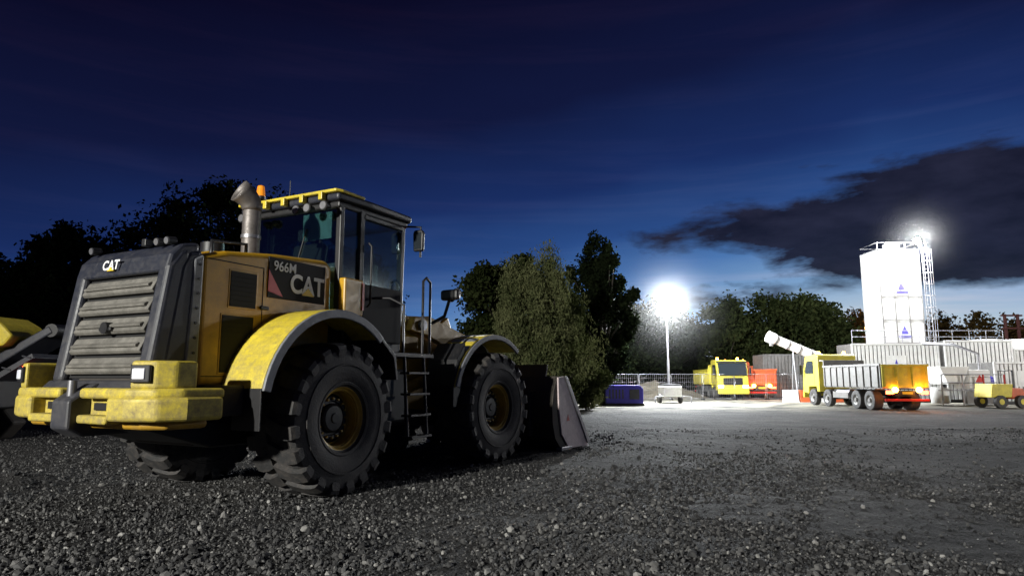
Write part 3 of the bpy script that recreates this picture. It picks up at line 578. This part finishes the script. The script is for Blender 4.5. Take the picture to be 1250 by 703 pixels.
for i in range(8):
    x=i*2.5
    pipe('panel_frame',[(x,0,.1),(x+2.4,0,.1),(x+2.4,0,2.0),(x,0,2.0)],.03,STEEL,fe,True)
    for k in range(1,16): pipe('wire',[(x+k*.15,0,.1),(x+k*.15,0,2.0)],.006,STEEL,fe)
    for k in range(1,6): pipe('wire',[(x,0,.1+k*.32),(x+2.4,0,.1+k*.32)],.006,STEEL,fe)
    box('fence_foot',(x-.12,-.3,0),(x+.05,.3,.12),BLK,fe)
def heap(name,x,y,rx,ry,h,mat,seed):
    N=70;v=[];f=[]
    for j in range(N):
        for i in range(N):
            a=(i/(N-1)*2-1);b=(j/(N-1)*2-1);r=math.sqrt(a*a+b*b)
            z=h*max(0,1-r)*(.5+.6*float(vnoise(a*rx,b*ry,.9,seed))+.35*float(vnoise(a*rx,b*ry,2.7,seed)))
            v.append((x+a*rx,y+b*ry,-.36+z+.0))
    for j in range(N-1):
        for i in range(N-1): f.append((j*N+i,j*N+i+1,(j+1)*N+i+1,(j+1)*N+i))
    add(name,v,f,mat,None,0,True,ang=80)
SAND=M('sand',(.20,.175,.13),.9,bump=.8,bscale=9,scale=3,var=.5)
heap('sand_pile',4.6,47,4.5,3,2.0,SAND,5); heap('sand_pile',12.0,56,5,3,1.3,SAND,6)
sl=empty('street_lamp',(47.5,86,-.35)); cyl('pole',(0,0,0),(0,0,7.9),.1,STEEL,sl,r1=.06); pipe('arm',[(0,0,7.9),(-1,0,8.3)],.05,STEEL,sl); box('lantern',(-1.5,-.15,8.15),(-.8,.15,8.35),EMO,sl,.03)
# ------------------------------------------------------------------ trees
def leafmat(name,a,b_,rough=.7):
    m=bpy.data.materials.new(name); n,l,b=nodes_of(m); b.inputs['Roughness'].default_value=rough; b.inputs['Specular IOR Level'].default_value=.0
    tc=n.new('ShaderNodeTexCoord'); q=n.new('ShaderNodeTexNoise'); q.inputs['Scale'].default_value=.9; q.inputs['Detail'].default_value=4; l.new(tc.outputs['Object'],q.inputs['Vector'])
    g=n.new('ShaderNodeNewGeometry'); ad=n.new('ShaderNodeMath'); ad.operation='MULTIPLY_ADD'; l.new(g.outputs['Random Per Island'],ad.inputs[0]); ad.inputs[1].default_value=.3; l.new(q.outputs['Fac'],ad.inputs[2])
    r=n.new('ShaderNodeValToRGB'); l.new(ad.outputs[0],r.inputs[0]); r.color_ramp.elements[0].position=.42; r.color_ramp.elements[0].color=(*a,1); r.color_ramp.elements[1].position=.9; r.color_ramp.elements[1].color=(*b_,1)
    l.new(r.outputs[0],b.inputs['Base Color']); return m
LF1=leafmat('leaf_dark',(.007,.011,.006),(.022,.030,.013)); LF2=leafmat('leaf_willow',(.06,.075,.03),(.17,.18,.085)); LF3=leafmat('leaf_mid',(.016,.024,.009),(.045,.055,.02)); LF4=leafmat('leaf_orange_lit',(.05,.036,.012),(.11,.07,.024))  # the last one has orange lamplight put into its leaf colour
BARK=M('bark',(.06,.05,.04),.9,bump=.5,bscale=12)
def leafquads(cs,rs,per,size,stretch,droop=0):
    n_=len(cs)*per; c=np.repeat(cs,per,0); r=np.repeat(rs,per)
    d=np.random.randn(n_,3); d/=np.linalg.norm(d,axis=1)[:,None]; rad=(np.random.rand(n_)**.6)*(.8+.3*np.random.rand(n_))
    ph=np.repeat(np.random.rand(len(cs))*6.28,per); lum=1+.28*np.sin(d[:,0]*5+ph)*np.cos(d[:,1]*4+ph*1.7)+.18*np.sin(d[:,2]*7+ph*2.3)
    p=c+d*(rad*lum*r)[:,None]*np.array(stretch)
    u=np.random.randn(n_,3); u[:,2]-=droop; u/=np.linalg.norm(u,axis=1)[:,None]; w=np.cross(u,np.random.randn(n_,3)); w/=np.linalg.norm(w,axis=1)[:,None]
    s=size*(.6+.8*np.random.rand(n_))[:,None]; wd=.55 if droop==0 else .28
    V=np.stack([p-u*s,p-w*s*wd,p+u*s,p+w*s*wd],1).reshape(-1,3)
    return V,np.arange(n_*4).reshape(-1,4)
def limb(v,f,p0,p1,r0,r1,S=7):
    d=(p1-p0); d/= (np.linalg.norm(d)+1e-9); a=np.array([1,0,0]) if abs(d[0])<.8 else np.array([0,1,0]); u=np.cross(d,a);u/=np.linalg.norm(u);w=np.cross(d,u); b=len(v)
    for P,r in((p0,r0),(p1,r1)):
        for i in range(S):
            t=2*math.pi*i/S; v.append(tuple(P+u*r*math.cos(t)+w*r*math.sin(t)))
    for i in range(S): f.append((b+i,b+(i+1)%S,b+S+(i+1)%S,b+S+i))
def tree(name,x,y,h,w,kind='round',nc=60,per=420,size=.13,mat=LF1,seed=0,low=.18,z0=-.35):
    rs_=np.random.RandomState(seed); T=empty(name,(x,y,z0))
    v=[];f=[]; top=np.array([rs_.randn()*.2,rs_.randn()*.2,h*.85]); prev=np.zeros(3); r0=h*.026
    pts=[prev]
    for k in range(1,7):
        p=top*k/6+np.array([rs_.randn()*.012*h,rs_.randn()*.012*h,0]); limb(v,f,pts[-1],p,r0*(1-(k-1)/7),r0*(1-k/7)); pts.append(p)
    cs=[];rr=[]
    while len(cs)<nc:
        d=rs_.randn(3); d/=np.linalg.norm(d); q=d*(rs_.rand()**.4)
        t=(q[2]+1)/2
        if kind=='poplar': ww=.5*w*(.45+.75*math.sin(math.pi*min(t*.9+.08,1))**.7)
        elif kind=='willow': ww=.5*w*(1.12-.50*t)
        else: ww=.5*w
        cz=h*(low+(1-low)*.5)+q[2]*h*(1-low)*.46
        lump=.78+.44*rs_.rand()
        p=np.array([q[0]*ww*lump,q[1]*ww*lump,cz]); cs.append(p); rr.append(w*(.07+.11*rs_.rand())*(1.15 if kind=='round' else 1.1))
        k=min(6,max(1,int(cz/h*6*.8))); 
        if rs_.rand()<.6: 
            m=(pts[k]+p)/2+rs_.randn(3)*.1; limb(v,f,pts[k],m,r0*.35,r0*.2,5); limb(v,f,m,p,r0*.2,r0*.05,5)
    add('trunk',v,f,BARK,T,0,True)
    st=(1,1,1.25) if kind!='round' else (1.05,1.05,.85)
    if kind=='willow': st=(.75,.75,1.6)
    np.random.seed(seed+100)
    V,F=leafquads(np.array(cs),np.array(rr),per,size,st,1.5 if kind=='willow' else 0); V[:,2]=np.maximum(V[:,2],.05)
    fast('foliage',V,F,mat,T); return T
tree('oak_tree',-14.3,33,11.6,8.5,'round',100,520,.12,LF1,1)
tree('oak_tree',-20.2,32,9.4,7.5,'round',80,450,.12,LF1,2)
tree('oak_tree',-26.5,33,8.0,7.5,'round',75,400,.12,LF1,3)
tree('oak_tree',-9.5,37,9.0,6.0,'round',60,400,.12,LF1,4)
tree('willow_tree',1.35,30,7.5,4.9,'willow',125,700,.085,LF2,5,low=.04)
tree('oak_tree',-.5,37,8.9,5.8,'round',70,450,.12,LF3,6)
tree('poplar_tree',5.6,41,11.4,3.5,'poplar',110,500,.11,LF1,7,low=.06)
tree('shrub',3.9,35,2.6,2.8,'round',30,500,.08,LF2,8,low=.05)
tree('oak_tree',12.8,66,9.5,11,'round',60,360,.2,LF1,9)
tree('oak_tree',7.5,62,7.5,9,'round',50,360,.19,LF1,10)
tree('oak_tree',22.5,68,10.0,9,'round',60,360,.2,LF3,11)
tree('oak_tree',30.5,70,11.3,10.5,'round',75,380,.2,LF3,12)
tree('oak_tree',17.0,72,8.0,9,'round',40,320,.2,LF1,13)
def mass(name,x0,x1,y,hmin,hmax,n_,mat,seed):
    rs_=np.random.RandomState(seed); cs=[];rr=[]
    for i in range(n_):
        x=x0+(x1-x0)*rs_.rand(); hh=hmin+(hmax-hmin)*float(vnoise(x,0,.14,seed))
        cs.append((x,y+rs_.rand()*5,-.3+rs_.rand()**.7*hh)); rr.append(.9+1.1*rs_.rand())
    np.random.seed(seed); V,F=leafquads(np.array(cs),np.array(rr),110,.24,(1,1,1)); fast(name,V,F,mat)
mass('distant_trees',-75,4,72,5,9,520,LF1,21)
mass('distant_trees',33,95,84,6,10.5,600,LF4,22)
mass('distant_trees',0,36,78,4,7,380,LF1,23)
mass('hedge',-9,5.5,44,1.8,3.6,240,LF1,24)
# ------------------------------------------------------------------ lights
def pt(nm,loc,P,col=(1,1,1),r=.2,parent=None):
    d=bpy.data.lights.new(nm,'POINT'); d.energy=P; d.color=col; d.shadow_soft_size=r; o=bpy.data.objects.new(nm,d); sc.collection.objects.link(o); o.location=loc
    if parent:o.parent=parent
    return o
def spot(nm,loc,tgt,P,ang,col,r=.35,blend=.35):
    s=bpy.data.lights.new(nm,'SPOT'); s.energy=P; s.color=col; s.spot_size=R(ang); s.spot_blend=blend; s.shadow_soft_size=r
    so=bpy.data.objects.new(nm,s); sc.collection.objects.link(so); so.location=loc
    so.rotation_euler=(Vector(tgt)-Vector(loc)).to_track_quat('-Z','Y').to_euler()
spot('flood_beam',(-17,-15,9),(8,8,0),50000,76,(1,.98,.90))
spot('plant_beam',(46.5,28,8.4),(29,46,3),11000,74,(1,.98,.93),.3,.5)
pt('mast_light',(10.7,44.5,6.3),32000,(.92,.97,1),.60)
pt('silo_light',(28.8,49.0,11.5),6000,(.97,.99,1),.32); pt('silo_light',(31.1,49.0,11.95),14000,(.97,.99,1),.46)
pt('loader_fill',(46.5,28,8.4),5000,(1,.97,.9),.3)  # weak fill added here for the loader's side and bucket plate
pt('tail_glow',(21.2,33.4,.8),60,(1,.36,.06),.10); pt('tail_glow',(20.0,51.9,.75),60,(1,.25,.05),.12)
pt('street_glow',(46.3,85.5,7.6),3000,(1,.5,.15),.2)
# scattering spheres added round the lit lamps to give them a glow, fading outwards
def air(loc,r,dens):
    hz=bpy.data.materials.new('lamp_glow_volume'); hz.use_nodes=True; n=hz.node_tree.nodes; l=hz.node_tree.links; n.clear()
    o=n.new('ShaderNodeOutputMaterial'); vs=n.new('ShaderNodeVolumeScatter'); vs.inputs['Anisotropy'].default_value=.0; l.new(vs.outputs[0],o.inputs['Volume'])
    tc=n.new('ShaderNodeTexCoord'); ln=n.new('ShaderNodeVectorMath'); ln.operation='LENGTH'; l.new(tc.outputs['Object'],ln.inputs[0])
    mr=n.new('ShaderNodeMapRange'); mr.inputs['From Min'].default_value=0; mr.inputs['From Max'].default_value=r*.98; mr.inputs['To Min'].default_value=1; mr.inputs['To Max'].default_value=0; l.new(ln.outputs['Value'],mr.inputs[0])
    pw=n.new('ShaderNodeMath'); pw.operation='POWER'; l.new(mr.outputs[0],pw.inputs[0]); pw.inputs[1].default_value=4
    ml=n.new('ShaderNodeMath'); ml.operation='MULTIPLY'; l.new(pw.outputs[0],ml.inputs[0]); ml.inputs[1].default_value=dens; l.new(ml.outputs[0],vs.inputs['Density'])
    bm=bmesh.new(); bmesh.ops.create_icosphere(bm,subdivisions=4,radius=r); me=bpy.data.meshes.new('lamp_glow_volume'); bm.to_mesh(me); bm.free(); me.materials.append(hz)
    ob=bpy.data.objects.new('lamp_glow_volume',me); sc.collection.objects.link(ob); ob.location=loc
air((10.7,44.6,6.3),6.5,.014); air((31.1,49.1,11.9),5,.011)
# ------------------------------------------------------------------ world
w=bpy.data.worlds.new('World'); sc.world=w; w.use_nodes=True; n=w.node_tree.nodes; l=w.node_tree.links; bg=n['Background']
def mth(op,a,b=None,c=None,clamp=False):
    q=n.new('ShaderNodeMath'); q.operation=op; q.use_clamp=clamp
    for i,x in enumerate((a,b,c)):
        if x is None: continue
        if isinstance(x,(int,float)): q.inputs[i].default_value=x
        else: l.new(x,q.inputs[i])
    return q.outputs[0]
tc=n.new('ShaderNodeTexCoord'); sx=n.new('ShaderNodeSeparateXYZ'); l.new(tc.outputs['Generated'],sx.inputs[0])
el=mth('MULTIPLY',mth('ARCSINE',sx.outputs[2]),57.2958); az=mth('MULTIPLY',mth('ARCTAN2',sx.outputs[0],sx.outputs[1]),57.2958)
cb=n.new('ShaderNodeCombineXYZ'); l.new(mth('MULTIPLY',az,.05),cb.inputs[0]); l.new(mth('MULTIPLY',el,.14),cb.inputs[1])
def wn(scale,det,ro,vec=None,dist=0):
    q=n.new('ShaderNodeTexNoise'); q.inputs['Scale'].default_value=scale; q.inputs['Detail'].default_value=det; q.inputs['Roughness'].default_value=ro; q.inputs['Distortion'].default_value=dist; l.new(vec or cb.outputs[0],q.inputs['Vector']); return q.outputs['Fac']
t=mth('ADD',mth('MAXIMUM',el,0),mth('MULTIPLY',mth('ABSOLUTE',mth('SUBTRACT',az,30)),.17))
t=mth('ADD',t,mth('MULTIPLY',mth('SUBTRACT',wn(1.2,3,.5),.5),4))
def wramp(src,stops):
    q=n.new('ShaderNodeValToRGB'); l.new(src,q.inputs[0]); e=q.color_ramp.elements
    while len(e)<len(stops): e.new(.5)
    for i,(p,c) in enumerate(stops): e[i].position=p; e[i].color=(*c,1)
    return q.outputs[0]
base=wramp(mth('DIVIDE',t,45),[(0,(.58,.65,.70)),(5/45,(.46,.57,.68)),(8/45,(.22,.38,.61)),(11.5/45,(.070,.18,.43)),(15.5/45,(.023,.07,.235)),(20.5/45,(.010,.027,.12)),(28/45,(.0055,.009,.044)),(38/45,(.0033,.0035,.019))])
mp=n.new('ShaderNodeMapping'); mp.inputs['Rotation'].default_value=(0,0,R(24)); mp.inputs['Scale'].default_value=(.45,2.2,1); l.new(cb.outputs[0],mp.inputs[0])
wi=mth('MULTIPLY',mth('SUBTRACT',wn(1.5,7,.6,mp.outputs[0],.3),.48),5,clamp=True)
mxw=n.new('ShaderNodeMixRGB'); l.new(mth('MULTIPLY',wi,.6),mxw.inputs[0]); l.new(base,mxw.inputs[1])
mxd=n.new('ShaderNodeMixRGB'); mxd.blend_type='MULTIPLY'; mxd.inputs[0].default_value=1; l.new(base,mxd.inputs[1]); mxd.inputs[2].default_value=(2.0,1.35,1.15,1); l.new(mxd.outputs[0],mxw.inputs[2])
half=mth('ADD',mth('MULTIPLY',mth('SUBTRACT',az,9.5),.25),.5); half=mth('MINIMUM',half,7)
cen=mth('SUBTRACT',12.1,mth('MULTIPLY',mth('SUBTRACT',az,10),.07))
nz=mth('ADD',mth('MULTIPLY',mth('SUBTRACT',wn(2.6,9,.6,None,.2),.5),9),mth('MULTIPLY',mth('SUBTRACT',wn(1.0,2,.5),.5),4))
m1=mth('MULTIPLY',mth('ADD',mth('SUBTRACT',half,mth('ABSOLUTE',mth('SUBTRACT',el,cen))),nz),.6,clamp=True)
m1=mth('MULTIPLY',m1,mth('MULTIPLY',mth('SUBTRACT',az,8.5),.4,clamp=True))
m1=mth('MULTIPLY',m1,mth('MULTIPLY',mth('SUBTRACT',mth('ADD',el,mth('MULTIPLY',mth('SUBTRACT',wn(4,6,.6),.5),3)),6.0),.9,clamp=True))
m2=mth('MULTIPLY',mth('ADD',mth('SUBTRACT',.9,mth('ABSOLUTE',mth('SUBTRACT',el,6.6))),mth('MULTIPLY',mth('SUBTRACT',wn(5,6,.6),.5),4)),1.2,clamp=True)
m2=mth('MULTIPLY',m2,mth('MULTIPLY',mth('SUBTRACT',6,mth('ABSOLUTE',mth('SUBTRACT',az,19))),.3,clamp=True))
cm=mth('MULTIPLY',mth('MAXIMUM',m1,mth('MULTIPLY',m2,.85)),.97)
ccol=wramp(wn(3.2,6,.6),[(.3,(.006,.0065,.016)),(.7,(.020,.021,.044))])
mxc=n.new('ShaderNodeMixRGB'); l.new(cm,mxc.inputs[0]); l.new(mxw.outputs[0],mxc.inputs[1]); l.new(ccol,mxc.inputs[2])
l.new(mxc.outputs[0],bg.inputs[0]); bg.inputs[1].default_value=1.0
# ------------------------------------------------------------------ camera
cd=bpy.data.cameras.new('camera'); cd.lens=23.04; cd.sensor_width=36; cd.clip_end=3000
co=bpy.data.objects.new('camera',cd); sc.collection.objects.link(co); co.location=(0,0,1.3); co.rotation_euler=(R(90+7.86),0,0); sc.camera=co
sc.view_settings.view_transform='Standard'; sc.view_settings.look='None'; sc.view_settings.exposure=0
